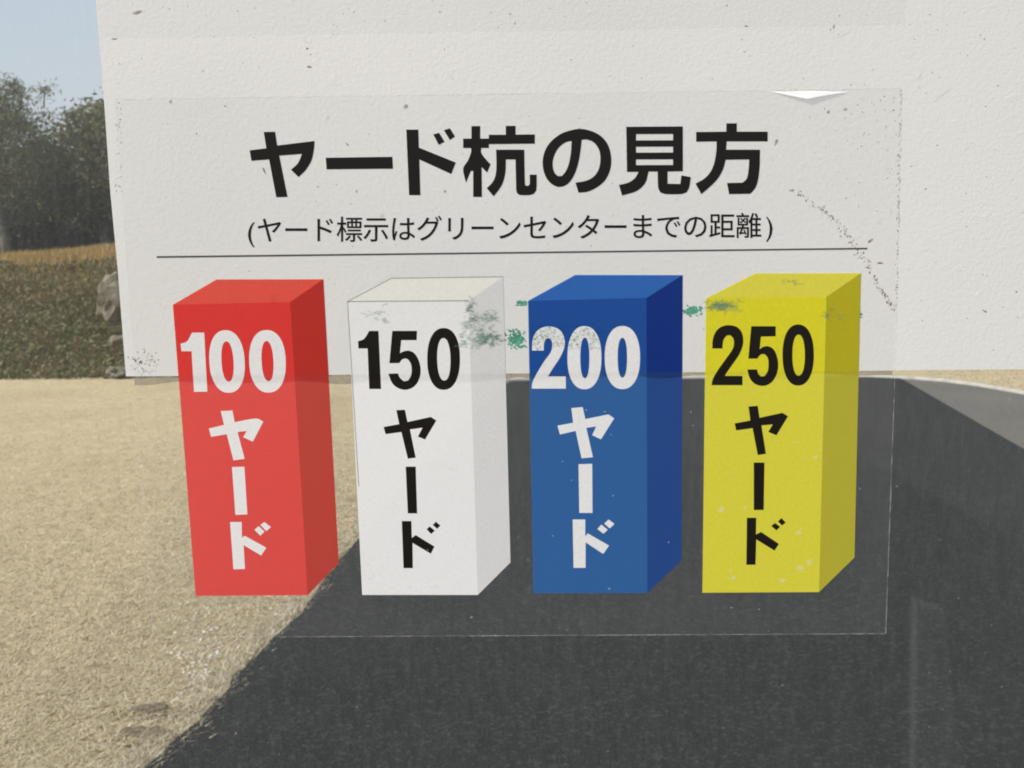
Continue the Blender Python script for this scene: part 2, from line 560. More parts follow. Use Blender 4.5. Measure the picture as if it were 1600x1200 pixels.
def film_grid():
    C = [(179, 155), (1409, 138), (1384, 990), (240, 996)]
    bm = bmesh.new()
    nx, ny = 60, 40
    g = []
    for j in range(ny + 1):
        row = []
        for i in range(nx + 1):
            u, v = i / nx, j / ny
            x = (C[0][0] * (1 - u) + C[1][0] * u) * (1 - v) + (C[3][0] * (1 - u) + C[2][0] * u) * v
            y = (C[0][1] * (1 - u) + C[1][1] * u) * (1 - v) + (C[3][1] * (1 - u) + C[2][1] * u) * v
            q = pan(x, y)
            row.append(bm.verts.new((q[0], q[1], 0)))
        g.append(row)
    for j in range(ny):
        for i in range(nx):
            bm.faces.new((g[j][i], g[j + 1][i], g[j + 1][i + 1], g[j][i + 1]))
    me = bpy.data.meshes.new('film'); bm.to_mesh(me); bm.free()
    return drape(me, 0.045)
child('film', film_grid(), M['film'], stick)
# the cut edge of the film, its glint painted as a thin, uneven pale line
def ridge(name, pts, w, off, mat, parent, bend=True):
    loops = []
    a, b = pts
    n = 24
    up, dn = [], []
    dx, dy = b[0] - a[0], b[1] - a[1]
    L = math.hypot(dx, dy)
    for k in range(n + 1):
        t = k / n
        ww = w * random.uniform(0.25, 1.0)
        x, y = a[0] + dx * t, a[1] + dy * t
        up.append(pan(x - dy / L * ww, y + dx / L * ww)); dn.append(pan(x + dy / L * ww, y - dx / L * ww))
    return child(name, lay(name, [up + dn[::-1]], off, bend), mat, parent)
def mat_edge():
    N = NT('film_cut_edge')
    tr = N.n('BsdfTransparent')
    d = diffuse(N, (0.72, 0.72, 0.72, 1))
    k = N.ramp(N.noise(N.tex(), 250, 4, 0.7), [(0.35, (0.02, 0.02, 0.02)), (0.75, (0.42, 0.42, 0.42))])
    return N.done(N.mixs(k, tr.outputs[0], d))
M['edge'] = mat_edge()
for a, b in (((240, 996), (1384, 990)), ((1384, 990), (1398, 590)), ((240, 996), (208, 592)), ((1398, 590), (1409, 138)), ((1409, 138), (179, 155))):
    ridge('cut_edge', (a, b), 1.3, 0.055, M['edge'], stick)

# glyph outlines, traced in photo pixels
def tr(o, s, pts):
    return [(o[0] + x / s, o[1] + y / s) for x, y in pts]

def smooth(pts, thr=0.75, sub=4):
    n = len(pts)
    out = []
    V = [Vector(p) for p in pts]
    corner = []
    for i in range(n):
        a, b = V[i] - V[i - 1], V[(i + 1) % n] - V[i]
        ang = a.angle(b, 0) if a.length and b.length else 0
        corner.append(ang > thr)
    for i in range(n):
        p1, p2 = V[i], V[(i + 1) % n]
        L = (p2 - p1).length
        m1 = (p2 - p1) if corner[i] else (V[(i + 1) % n] - V[i - 1]) * 0.5
        m2 = (p2 - p1) if corner[(i + 1) % n] else (V[(i + 2) % n] - V[i]) * 0.5
        if m1.length > L: m1 = m1.normalized() * L
        if m2.length > L: m2 = m2.normalized() * L
        for k in range(sub):
            t = k / sub
            q = p1 * (2 * t**3 - 3 * t**2 + 1) + m1 * (t**3 - 2 * t**2 + t) + p2 * (-2 * t**3 + 3 * t**2) + m2 * (t**3 - t**2)
            out.append((q.x, q.y))
    return out

def oval(cx, cy, rx, ry, sh=0.0, e=2.25, n=44):
    o = []
    for k in range(n):
        t = 2 * math.pi * k / n
        c, s = math.cos(t), math.sin(t)
        x = rx * math.copysign(abs(c) ** (2 / e), c)
        y = ry * math.copysign(abs(s) ** (2 / e), s)
        o.append((cx + x + sh * y, cy + y))
    return o

T = {}
T['ya'] = [[(412.3, 206.2), (430, 206), (433.1, 227.4), (491.6, 220.3), (490.5, 233.3), (486.7, 250.7), (477.5, 265.8), (466.6, 276.6), (454.7, 265.3), (465.6, 255), (472.1, 240.4), (436.3, 243.1), (449.3, 307.5), (431.8, 308.1), (420.6, 249), (393, 251.2), (390.3, 234.9), (416.3, 231.7)]]
T['bar'] = [[(509, 246.5), (613, 245), (614, 263.5), (510.5, 264.5)]]
T['do'] = [[(634.9, 202.5), (653.6, 202.5), (654.4, 230.6), (712.1, 253.9), (705, 271.8), (655.2, 249), (656.8, 304.8), (639.3, 304.8)],
           [(677, 210), (686, 207.5), (694.7, 221.5), (685.5, 226.3)], [(693.6, 203.5), (702.9, 200.5), (711, 213.3), (702.9, 218.7)]]
o = (715, 190)
T['kui'] = [tr(o, 9.23, [(200, 65), (325, 65), (325, 245), (450, 245), (450, 190), (695, 190), (695, 62), (835, 62), (835, 188), (1112, 185), (1112, 318), (450, 325), (450, 380), (340, 380), (340, 450), (400, 535), (475, 615), (425, 735), (345, 655), (350, 1085), (225, 1085), (225, 708), (190, 712), (120, 880), (80, 680), (150, 560), (195, 440), (195, 380), (80, 380), (80, 245), (200, 245)]),
            tr(o, 9.23, [(555, 405), (960, 405), (970, 900), (985, 925), (1020, 925), (1040, 895), (1040, 765), (1140, 765), (1135, 980), (1100, 1040), (1040, 1058), (900, 1058), (855, 1030), (845, 980), (835, 545), (695, 545), (690, 720), (660, 860), (610, 960), (520, 1078), (420, 960), (500, 880), (545, 780), (560, 650)])]
o = (840, 190)
T['no'] = [tr(o, 9.23, [(545, 880), (590, 1025), (720, 1010), (850, 950), (960, 860), (1030, 740), (1060, 600), (1050, 450), (1000, 310), (900, 200), (770, 135), (620, 105), (480, 125), (340, 175), (210, 270), (120, 390), (75, 540), (80, 680), (120, 800), (190, 890), (290, 940), (390, 925), (470, 860), (540, 740), (590, 580), (620, 400), (635, 262), (720, 260), (820, 310), (890, 420), (905, 560), (875, 700), (800, 800), (690, 855)]),
           tr(o, 9.23, [(490, 278), (400, 300), (300, 380), (235, 500), (215, 620), (240, 730), (290, 785), (350, 785), (410, 710), (455, 590), (480, 440)])]
o = (960, 190)
T['mi'] = [tr(o, 9.232, [(170, 75), (985, 70), (985, 715), (765, 720), (765, 895), (950, 900), (965, 775), (1100, 800), (1080, 940), (1040, 1020), (960, 1045), (740, 1045), (660, 1020), (630, 950), (622, 720), (490, 720), (460, 850), (400, 940), (300, 1010), (110, 1065), (65, 915), (200, 880), (290, 820), (350, 725), (180, 725)])] + \
          [tr(o, 9.232, [(310, a), (845, a - 2), (845, b - 2), (310, b)]) for a, b in ((180, 272), (362, 448), (545, 628))]
o = (1080, 190)
T['kata'] = [tr(o, 9.229, [(505, 25), (655, 25), (655, 145), (1100, 145), (1100, 285), (510, 285), (500, 405), (990, 405), (985, 650), (960, 850), (920, 960), (850, 1040), (545, 1045), (515, 885), (740, 880), (800, 820), (825, 700), (835, 545), (495, 550), (460, 680), (390, 810), (290, 920), (145, 1045), (60, 895), (190, 820), (280, 720), (330, 600), (360, 430), (365, 285), (70, 290), (70, 150), (505, 145)])]

INKO = 0.075
title = empty('title_lettering', (0, 0, 0)); title.parent = stick
title['label'] = 'large bold black heading in Japanese'
for g in T.values():
    loops = [[pan(*q) for q in smooth(lp)] for lp in g]
    child('character', lay('character', loops, INKO), M['black'], title)

# second line: thin gothic characters
sub = empty('subtitle_lettering', (0, 0, 0)); sub.parent = stick
sub['label'] = 'thin black second line of Japanese in brackets'
TXT = 'ヤード標示はグリーンセンターまでの距離'
def glyph(ch, cx, cy, em, name='character', bold=0.0):
    cu = bpy.data.curves.new('tmp', 'FONT')
    cu.body = ch; cu.size = 1.0; cu.offset = bold; cu.resolution_u = 3
    cu.fill_mode = 'BOTH'
    ob = bpy.data.objects.new('tmp', cu)
    COL.objects.link(ob)
    bpy.context.view_layer.update()
    me = bpy.data.meshes.new_from_object(ob.evaluated_get(bpy.context.evaluated_depsgraph_get()))
    bpy.data.objects.remove(ob); bpy.data.curves.remove(cu)
    me.name = name
    for v in me.vertices:
        q = pan(cx + (v.co.x - 0.5) * em, cy - (v.co.y - 0.38) * em)
        v.co = (q[0], q[1], 0)
    drape(me, INKO, True)
    child(name, me, M['black'], sub)
for i, ch in enumerate(TXT):
    x = 421.5 + 41.55 * i
    glyph(ch, x, 359.5 - 0.0095 * (x - 400), 42.5, bold=0.004)
glyph('(', 391 + 15, 360.5, 42.0)
glyph(')', 1203 + 14, 352.0, 42.0)
child('rule', lay('rule', [P([(245, 400.2), (1355, 387.0), (1355, 389.4), (245, 402.8)])], INKO), M['rule'], stick)

# the four pictured stakes
def stake(color, front, side_top, side_bot, back_left, glyphs, ink_letters, word):
    TL, TR, BR, BL = front
    e = empty('stake_picture', (0, 0, 0)); e.parent = stick
    e['label'] = '%s stake picture reading %s yards' % (color, word)
    loops = [[pan(*q) for q in smooth(lp)] if len(lp) < 40 else [pan(*q) for q in lp] for g in glyphs for lp in g]
    outline = P([TL, TR, BR, BL])
    child('front_face', lay('front_face', [outline] + loops, INKO), INK[color][0], e)
    child('side_face', lay('side_face', [P([TR, side_top, side_bot, BR])], INKO), INK[color][1], e)
    child('top_face', lay('top_face', [P([TL, back_left, side_top, TR])], INKO), INK[color][2], e)
    for g in glyphs:
        lp = [[pan(*q) for q in (smooth(l) if len(l) < 40 else l)] for l in g]
        child('character', lay('character', lp, INKO), ink_letters, e)
    return e

def yado(o, s, ya, bar, do, d1, d2):
    return [[tr(o, s, ya)], [tr(o, s, bar)], [tr(o, s, do), tr(o, s, d1), tr(o, s, d2)]]

o, s = (270, 500), 8.421
g = [[tr(o, s, [(255, 165), (415, 165), (455, 942), (280, 945), (250, 410), (115, 410), (105, 310), (190, 280)])],
     [tr(o, s, oval(715, 545, 233, 412, 0.05)), tr(o, s, oval(722, 545, 79, 265, 0.06))],
     [tr(o, s, oval(1247, 543, 241, 412, 0.03)), tr(o, s, oval(1248, 540, 78, 265, 0.05))]]
g += yado((310, 620), 4.285, [(150, 95), (228, 92), (243, 170), (385, 145), (435, 165), (365, 300), (300, 270), (325, 228), (262, 235), (310, 415), (235, 425), (190, 250), (85, 268), (70, 212), (172, 188)],
          [(225, 470), (308, 468), (328, 787), (248, 790)], [(212, 838), (290, 838), (292, 943), (310, 930), (455, 1010), (420, 1062), (303, 992), (312, 1152), (235, 1155)],
          [(375, 890), (404, 866), (443, 902), (415, 930)], [(415, 858), (442, 838), (487, 872), (455, 899)])
stake('red', [(270.3, 476), (453.4, 472), (480.8, 930), (305.7, 931)], (505.4, 436.2), (529.5, 879.5), (338.5, 436.5), g, M['letter_white'], '100')
o, s = (550, 500), 8.889
g = [[tr(o, s, [(240, 150), (370, 150), (405, 958), (240, 958), (218, 395), (90, 395), (85, 295), (170, 260)])],
     [tr(o, s, [(560, 150), (905, 150), (900, 280), (685, 280), (668, 460), (720, 435), (790, 425), (860, 455), (915, 530), (950, 640), (950, 760), (910, 870), (840, 940), (740, 970), (640, 945), (560, 880), (505, 745), (640, 740), (665, 800), (720, 850), (780, 840), (820, 770), (830, 680), (815, 600), (775, 545), (730, 535), (690, 555), (660, 597), (520, 600)])],
     [tr(o, s, oval(1273, 540, 228, 430, 0.0)), tr(o, s, oval(1276, 545, 92, 295, 0.02))]]
g += yado((590, 630), 4.444, [(130, 48), (190, 45), (208, 130), (370, 95), (408, 120), (330, 252), (280, 232), (312, 170), (225, 182), (265, 378), (210, 385), (165, 200), (55, 215), (42, 165), (150, 145)],
          [(195, 440), (265, 440), (275, 765), (210, 765)], [(168, 818), (235, 818), (238, 935), (265, 915), (395, 995), (370, 1045), (243, 970), (245, 1145), (180, 1145)],
          [(340, 875), (362, 855), (398, 885), (372, 908)], [(383, 845), (405, 822), (437, 850), (413, 872)])
stake('white', [(543, 471), (732.3, 469.8), (746.6, 929.5), (566, 929.5)], (786, 432.3), (797.6, 878.7), (612, 434.7), g, M['black'], '150')
o, s = (825, 495), 8.649
g = [[tr(o, s, [(55, 455), (60, 330), (100, 220), (170, 155), (270, 130), (370, 145), (450, 200), (490, 290), (495, 390), (470, 470), (420, 570), (340, 690), (268, 805), (510, 805), (510, 970), (50, 970), (60, 890), (110, 780), (220, 600), (300, 490), (325, 420), (325, 340), (300, 295), (265, 285), (235, 310), (215, 370), (212, 455)])],
     [tr(o, s, oval(762, 552, 230, 427, 0.0)), tr(o, s, oval(768, 555, 62, 275, 0.0))],
     [tr(o, s, oval(1275, 550, 239, 427, 0.0)), tr(o, s, oval(1275, 552, 64, 270, 0.0))]]
g += yado((860, 625), 4.367, [(143, 55), (220, 48), (238, 130), (395, 98), (435, 125), (345, 268), (285, 240), (312, 180), (245, 190), (290, 390), (213, 398), (172, 210), (65, 235), (48, 175), (155, 155)],
          [(192, 438), (285, 435), (287, 770), (197, 770)], [(152, 815), (238, 815), (237, 930), (255, 910), (400, 993), (360, 1050), (240, 970), (240, 1145), (158, 1145)],
          [(320, 880), (348, 850), (391, 885), (362, 912)], [(367, 843), (397, 815), (437, 845), (405, 876)])
stake('blue', [(825, 470), (1010, 465.5), (1011.5, 926.5), (833.4, 927)], (1066.5, 429.7), (1064.9, 875.3), (898.6, 429.5), g, M['letter_white'], '200')
o, s = (1105, 495), 8.889
g = [[tr(o, s, [(70, 440), (75, 320), (115, 210), (190, 140), (290, 115), (400, 135), (470, 200), (500, 300), (490, 410), (440, 530), (350, 660), (260, 790), (245, 820), (490, 820), (490, 950), (60, 950), (75, 870), (140, 750), (260, 580), (345, 460), (370, 380), (360, 300), (320, 255), (270, 260), (230, 310), (215, 380), (212, 440)])],
     [tr(o, s, [(610, 130), (950, 130), (950, 270), (745, 275), (728, 448), (780, 415), (850, 410), (920, 450), (965, 540), (985, 660), (970, 780), (920, 880), (850, 940), (760, 960), (660, 930), (590, 850), (555, 730), (690, 730), (710, 790), (750, 830), (800, 820), (840, 750), (850, 650), (840, 570), (800, 520), (750, 520), (715, 550), (695, 580), (570, 580)])],
     [tr(o, s, oval(1262, 530, 218, 425, 0.0)), tr(o, s, oval(1268, 532, 86, 285, 0.0))]]
g += yado((1135, 620), 4.287, [(148, 65), (210, 60), (222, 140), (375, 107), (413, 130), (335, 258), (280, 235), (310, 185), (235, 192), (265, 382), (210, 390), (175, 210), (65, 225), (55, 178), (160, 158)],
          [(183, 440), (255, 440), (250, 758), (183, 758)], [(137, 810), (200, 810), (198, 922), (232, 905), (352, 985), (322, 1030), (200, 955), (195, 1125), (133, 1125)],
          [(300, 865), (325, 845), (360, 870), (335, 895)], [(345, 835), (368, 812), (398, 842), (372, 862)])
stake('yellow', [(1102.8, 466), (1291, 463.8), (1279.7, 925), (1097.5, 926)], (1345, 426.6), (1335, 871), (1179.4, 427), g, M['black'], '250')
# fine grey outline of the white stake
wl = [child('outline', lay('outline', [P([(a[0], a[1] - .7), (b[0], b[1] - .7), (b[0] + w, b[1] + .7), (a[0] + w, a[1] + .7)])], INKO + 0.02), M['thin'], stick)
      for a, b, w in (((543, 471), (732, 469.8), 0), ((612, 434.7), (786, 432.3), 0), ((543, 471), (612, 434.7), 0), ((542.5, 471), (560, 760), 1.3))]

# dirt and air trapped under the sticker
it = []
arc = [(1235, 296), (1268, 318), (1290, 330), (1310, 350), (1325, 372), (1338, 390), (1352, 408), (1366, 432), (1378, 455), (1388, 475), (1396, 484)]
for (x0, y0), (x1, y1) in zip(arc, arc[1:]):
    for _ in range(17):
        t = random.random()
        it.append((x0 + (x1 - x0) * t + G(0, 3.2), y0 + (y1 - y0) * t + G(0, 3.2), random.uniform(0.8, 3.0), random.uniform(0.6, 1.6), random.uniform(0, 3)))
for _ in range(130):
    t = random.random()
    it.append((1409 - 7 * t + G(-1.5, 1.2), 140 + 340 * t, random.uniform(0.5, 1.3), random.uniform(0.8, 2.6), G(0, 0.2)))
for _ in range(70):
    it.append((1403 - abs(G(0, 55)), 150 + abs(G(0, 110)), random.uniform(0.6, 1.9), random.uniform(0.5, 1.2), random.uniform(0, 3)))
for _ in range(34):
    it.append((random.uniform(180, 190), random.uniform(158, 300), random.uniform(0.6, 1.8), random.uniform(0.8, 2.0), 0))
for _ in range(70):
    it.append((G(222, 14), G(565, 9), random.uniform(0.8, 2.6), random.uniform(0.6, 1.5), random.uniform(0, 3)))
for _ in range(80):
    it.append((random.uniform(190, 1330), random.uniform(165, 560), random.uniform(0.6, 1.7), random.uniform(0.5, 1.2), random.uniform(0, 3)))
it += [(634, 167, 3.2, 4.4, 0.5), (542, 225, 5, 1.8, 0.9), (413, 267, 7, 1.8, 1.1), (557, 299, 2.2, 2.2, 0), (695, 299, 2.6, 2.4, 0), (497, 292, 2, 1.6, 0), (1213, 222, 3.0, 7, 0.3), (1294, 175, 3.2, 3.2, 0), (1320, 171, 4, 2.6, -0.7), (1360, 376, 6, 2.2, -0.6), (1376, 411, 6, 2, -0.1), (267, 159, 3.5, 3, 0), (352, 166, 2.4, 2, 0), (307, 209, 1.6, 1.6, 0), (426, 466, 5, 10, -0.4)]
flecks('trapped_dirt', it, 0.033, M['dirt'], stick)
def mat_smear():
    N = NT('grey_grime_smear')
    co = N.tex()
    trn = N.n('BsdfTransparent')
    d = diffuse(N, (0.20, 0.185, 0.165, 1))
    u = N.n('TexCoord').outputs['Generated']
    sx = N.n('SeparateXYZ'); N.l(u, sx.inputs[0])
    edge = N.math('MINIMUM', N.math('MULTIPLY', N.math('MULTIPLY', sx.outputs['X'], 1.6), 1.0), 1.0)
    k = N.ramp(N.noise(co, 45, 6, 0.7), [(0.25, (0.06, 0.06, 0.06)), (0.7, (0.50, 0.50, 0.50))])
    return N.done(N.mixs(N.math('MULTIPLY', k, edge), trn.outputs[0], d))
M['smear'] = mat_smear()
child('grime_smear', lay('grime_smear', [P([(1408, 142), (1404, 478), (1385, 470), (1350, 405), (1318, 355), (1270, 318), (1262, 260), (1278, 185), (1330, 150)])], 0.024), M['smear'], stick)
child('grime_smear', lay('grime_smear', [P([(1235, 165), (1275, 152), (1330, 150), (1278, 185), (1262, 260), (1245, 300), (1236, 240)])], 0.024), M['smear'], stick)
# strip just under the board's edge where the film has come unstuck
def mat_strip():
    N = NT('unstuck_film_haze')
    trn = N.n('BsdfTransparent'); trn.inputs[0].default_value = (0.8, 0.8, 0.8, 1)
    k = N.ramp(N.noise(N.tex(), 120, 5, 0.7), [(0.3, (0.25, 0.25, 0.25)), (0.7, (0.7, 0.7, 0.7))])
    return N.done(N.mixs(k, trn.outputs[0], diffuse(N, (0.26, 0.25, 0.21, 1))))
upl, dnl = [], []
for k in range(80):
    x = 210 + (1394 - 210) * k / 79
    yb = 588 - (x - 197) * 11 / 1403
    upl.append(pan(x, yb + 0.5))
    dnl.append(pan(x, yb + 12 + 3.5 * math.sin(x * 0.05) * math.sin(x * 0.013 + 1) - (5 if x > 800 else 0)))
child('unstuck_strip', lay('unstuck_strip', [upl + dnl[::-1]], 0.025), mat_strip(), stick)
def mat_bubble():
    N = NT('air_bubble_in_film')
    trn = N.n('BsdfTransparent')
    return N.done(N.mixs(0.22, trn.outputs[0], diffuse(N, (0.82, 0.82, 0.80, 1))))
it = [(705, 733, 8, 5, 0.2), (1250, 888, 8, 5, 0), (1265, 878, 6, 6, 0), (1222, 907, 6, 4, 0), (1128, 797, 7, 6, 0), (1146, 903, 7, 4, 0), (1248, 832, 6, 4, 0), (679, 917, 8, 4, 0), (640, 917, 6, 3, 0), (580, 902, 7, 4, -0.6), (742, 735, 4, 3, 0), (1275, 715, 6, 4, 0)]
for _ in range(35):
    it.append((random.uniform(575, 1330), random.uniform(620, 985), random.uniform(1, 3), random.uniform(1, 2.5), 0))
flecks('air_bubble', it, INKO + 0.035, mat_bubble(), stick)
# scuff marks that show through the pale print
def mat_ghost():
    N = NT('scuff_showing_through')
    trn = N.n('BsdfTransparent')
    return N.done(N.mixs(0.15, trn.outputs[0], diffuse(N, (0.16, 0.30, 0.24, 1))))
M['ghost'] = mat_ghost()
def inside(x, y, poly):
    c = False
    for (x0, y0), (x1, y1) in zip(poly, poly[1:] + poly[:1]):
        if (y0 > y) != (y1 > y) and x < (x1 - x0) * (y - y0) / (y1 - y0) + x0: c = not c
    return c
it = []
reg = [(735, 505, 22, 22, 50), (760, 528, 24, 12, 130), (765, 495, 18, 8, 40), (735, 480, 8, 14, 20), (725, 535, 10, 10, 20), (1125, 478, 26, 9, 90), (1240, 441, 22, 5, 10), (1302, 490, 20, 8, 10), (590, 492, 16, 14, 14)]
for cx, cy, sx, sy, n in reg:
    for _ in range(n):
        x, y = G(cx, sx * 0.5), G(cy, sy * 0.5)
        if 790 < x < 1100: continue
        it.append((x, y, random.uniform(2.5, 8.0), random.uniform(1.2, 3.6), random.uniform(-0.7, 0.7)))
two = tr((825, 495), 8.649, [(55, 455), (60, 330), (100, 220), (170, 155), (270, 130), (370, 145), (450, 200), (490, 290), (495, 390), (325, 420), (325, 340), (300, 295), (265, 285), (235, 310), (212, 455)])
zo, zi = tr((825, 495), 8.649, oval(762, 552, 215, 415)), tr((825, 495), 8.649, oval(768, 555, 75, 290))
for _ in range(420):
    x, y = random.uniform(832, 938), random.uniform(510, 546)
    if inside(x, y, two) or (inside(x, y, zo) and not inside(x, y, zi)):
        it.append((x, y, random.uniform(1.6, 3.4), random.uniform(1.0, 2.2), random.uniform(-0.9, 0.9)))
flecks('scuff_ghost', it, INKO + 0.02, M['ghost'], stick)
# lifted pocket at the top edge of the film: a shallow curl that mirrors the sun
def pocket():
    # crinkled lip of film: narrow facets, each leaning half-way between the eye and the sun
    V, Fc = [], []
    h = (to_sun + (EYE - at_depth(1262, 148, YW)).normalized()).normalized()
    x0, x1, n = 1204, 1326, 46
    for i in range(n):
        q4 = []
        for x, v in ((i, 0), (i, 1), (i + 1, 1), (i + 1, 0)):
            u = x / n
            xx = x0 + (x1 - x0) * u
            dep = 12.5 * (u / 0.46 if u < 0.46 else (1 - u) / 0.54) ** 1.15
            q = pan(xx, 143.0 + 0.5 * math.sin(u * 9) + dep * v)
            dx, dz = (x - i - 1) * 0.00064, (dep * v) * 0.00025 * 0.6
            y = YW - (BT + 0.35) / 1000 - dz * (h.z / -h.y) + dx * (h.x / -h.y) * 0.5
            V.append((q[0] / 1000, y, q[1] / 1000)); q4.append(len(V) - 1)
        Fc.append(q4)
    return mesh_np('lifted_edge', V, Fc)
def mat_lift():
    N = NT('lifted_glossy_film')
    trn = N.n('BsdfTransparent'); trn.inputs[0].default_value = (0.97, 0.97, 0.97, 1)
    return N.done(N.mixs(0.30, trn.outputs[0], glossy(N, 0.45)))
o = child('lifted_edge', pocket(), mat_lift(), stick)

# ------------------------------------------------------------------ ground
def sheet(name, pts, z, mat):
    me = bpy.data.meshes.new(name)
    me.from_pydata([(x, y, z) for x, y in pts], [], [list(range(len(pts)))])
    o = link(name, me, mat)
    o['kind'] = 'structure'
    return o

def mat_lawn():
    N = NT('dormant_lawn')
    co = N.tex()
    big = N.noise(co, 0.9, 5, 0.6)
    mid = N.noise(co, 9, 6, 0.7)
    fine = N.noise(co, 120, 5, 0.75, (1, 0.5, 1))
    c1 = N.ramp(big, [(0.25, (0.36, 0.28, 0.17)), (0.5, (0.46, 0.375, 0.235)), (0.75, (0.52, 0.43, 0.28))])
    c2 = N.mixc(N.ramp(mid, [(0.40, (0, 0, 0)), (0.75, (0.6, 0.6, 0.6))]), c1, (0.27, 0.22, 0.13, 1))
    c3 = N.mixc(N.ramp(fine, [(0.35, (0, 0, 0)), (0.8, (0.55, 0.55, 0.55))]), c2, (0.60, 0.52, 0.36, 1))
    h = N.math('ADD', N.math('MULTIPLY', fine, 0.6), N.math('MULTIPLY', mid, 1.2))
    return N.done(N.bsdf(c3, 0.95, N.bump(h, 0.7, 0.03), 0.05))

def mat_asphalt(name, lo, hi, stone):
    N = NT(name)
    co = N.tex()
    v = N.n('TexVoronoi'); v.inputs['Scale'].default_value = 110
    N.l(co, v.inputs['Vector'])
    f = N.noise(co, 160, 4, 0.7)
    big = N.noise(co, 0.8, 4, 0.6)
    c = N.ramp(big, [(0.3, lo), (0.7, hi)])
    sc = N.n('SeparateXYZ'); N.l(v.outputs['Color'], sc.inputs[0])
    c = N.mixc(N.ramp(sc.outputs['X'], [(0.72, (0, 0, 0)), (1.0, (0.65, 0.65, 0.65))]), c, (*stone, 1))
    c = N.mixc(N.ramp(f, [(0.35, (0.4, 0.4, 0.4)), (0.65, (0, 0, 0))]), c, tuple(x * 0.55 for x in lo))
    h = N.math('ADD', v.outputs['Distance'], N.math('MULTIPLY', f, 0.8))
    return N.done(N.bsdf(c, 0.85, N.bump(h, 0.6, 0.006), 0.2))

M['lawn'] = mat_lawn()
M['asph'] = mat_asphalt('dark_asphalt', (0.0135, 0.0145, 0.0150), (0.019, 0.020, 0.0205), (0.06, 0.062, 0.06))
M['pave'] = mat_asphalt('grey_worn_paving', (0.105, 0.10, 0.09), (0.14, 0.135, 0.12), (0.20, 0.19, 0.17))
sheet('lawn', [(-120, -80), (120, -80), (120, 160), (-120, 160)], 0.0, M['lawn'])

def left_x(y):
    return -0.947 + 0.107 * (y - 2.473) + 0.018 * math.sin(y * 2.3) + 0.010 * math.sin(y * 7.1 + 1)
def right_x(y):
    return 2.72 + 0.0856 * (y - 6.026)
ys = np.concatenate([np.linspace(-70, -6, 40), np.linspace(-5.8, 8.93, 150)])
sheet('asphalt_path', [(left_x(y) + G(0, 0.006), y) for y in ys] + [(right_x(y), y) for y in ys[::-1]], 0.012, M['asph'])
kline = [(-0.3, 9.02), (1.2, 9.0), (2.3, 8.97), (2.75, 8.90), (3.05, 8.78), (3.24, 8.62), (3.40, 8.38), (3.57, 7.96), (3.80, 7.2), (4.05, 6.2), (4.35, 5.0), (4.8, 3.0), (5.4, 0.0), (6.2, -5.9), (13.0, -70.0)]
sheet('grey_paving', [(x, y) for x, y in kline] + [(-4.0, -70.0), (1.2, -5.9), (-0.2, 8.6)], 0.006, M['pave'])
def kerb_mesh(line, w=0.10, h=0.09):
    bm = bmesh.new()
    rows = []
    for i, p in enumerate(line):
        a = Vector(line[max(i - 1, 0)]); b = Vector(line[min(i + 1, len(line) - 1)])
        d = (b - a).normalized(); n = Vector((-d.y, d.x))
        q = Vector(p)
        prof = [(0, -0.02), (0, h - 0.015), (0.015, h), (w - 0.015, h), (w, h - 0.015), (w, -0.02)]
        rows.append([bm.verts.new((q.x + n.x * t, q.y + n.y * t, z)) for t, z in prof])
    for a, b in zip(rows, rows[1:]):
        for k in range(5):
            bm.faces.new((a[k], a[k + 1], b[k + 1], b[k]))
    bm.faces.new(rows[0]); bm.faces.new(rows[-1][::-1])
    bmesh.ops.recalc_face_normals(bm, faces=bm.faces)
    me = bpy.data.meshes.new('kerb'); bm.to_mesh(me); bm.free()
    return me
m_kerb = simple('pale_concrete', (0.34, 0.325, 0.29), 0.85, 0.2, 0.18, 12)
o = link('kerb', kerb_mesh(kline, 0.06, 0.03), m_kerb); o['kind'] = 'structure'

# bank beyond the lawn
def bank_z(x, y):
    t = (y - 9.40 - 0.03 * (x + 4)) / 4.6
    t = max(0.0, min(1.0, t))
    s = t * t * (3 - 2 * t) * 0.55 + t * 0.45
    top = 0.98 + 0.075 * (x + 5.5) * 0.7 if x < -2 else 1.16
    top = max(0.55, top)
    n = mnoise.noise(Vector((x * 0.9, y * 0.9, 3.1))) * 0.07 + mnoise.noise(Vector((x * 3, y * 3, 7))) * 0.03
    return s * top + n * min(1, t * 4) - 0.04 * (1 - min(1, t * 10))
def mat_bank():
    N = NT('leafy_earth')
    f = N.noise(N.tex(), 7, 6, 0.7)
    c = N.ramp(f, [(0.3, (0.030, 0.028, 0.018)), (0.55, (0.055, 0.055, 0.026)), (0.75, (0.11, 0.09, 0.05))])
    return N.done(N.bsdf(c, 0.95, N.bump(f, 0.8, 0.05), 0.05))
xs = np.linspace(-26, 16, 150); yy = np.concatenate([np.linspace(9.2, 15.0, 44), np.linspace(15.6, 60, 30)])
V = [(x, y, bank_z(x, y)) for y in yy for x in xs]
nx = len(xs)
Fc = [(j * nx + i, j * nx + i + 1, (j + 1) * nx + i + 1, (j + 1) * nx + i) for j in range(len(yy) - 1) for i in range(nx - 1)]
o = link('bank', mesh_np('bank', V, Fc), mat_bank()); o['kind'] = 'structure'

def leaf_mat(name, stops, rough=0.6, transl=0.25):
    N = NT(name)
    r = N.n('NewGeometry').outputs['Random Per Island']
    c = N.ramp(r, stops)
    d = N.bsdf(c, rough, None, 0.2)
    t = diffuse(N, c, None, 'BsdfTranslucent')
    return N.done(N.mixs(transl, d, t))

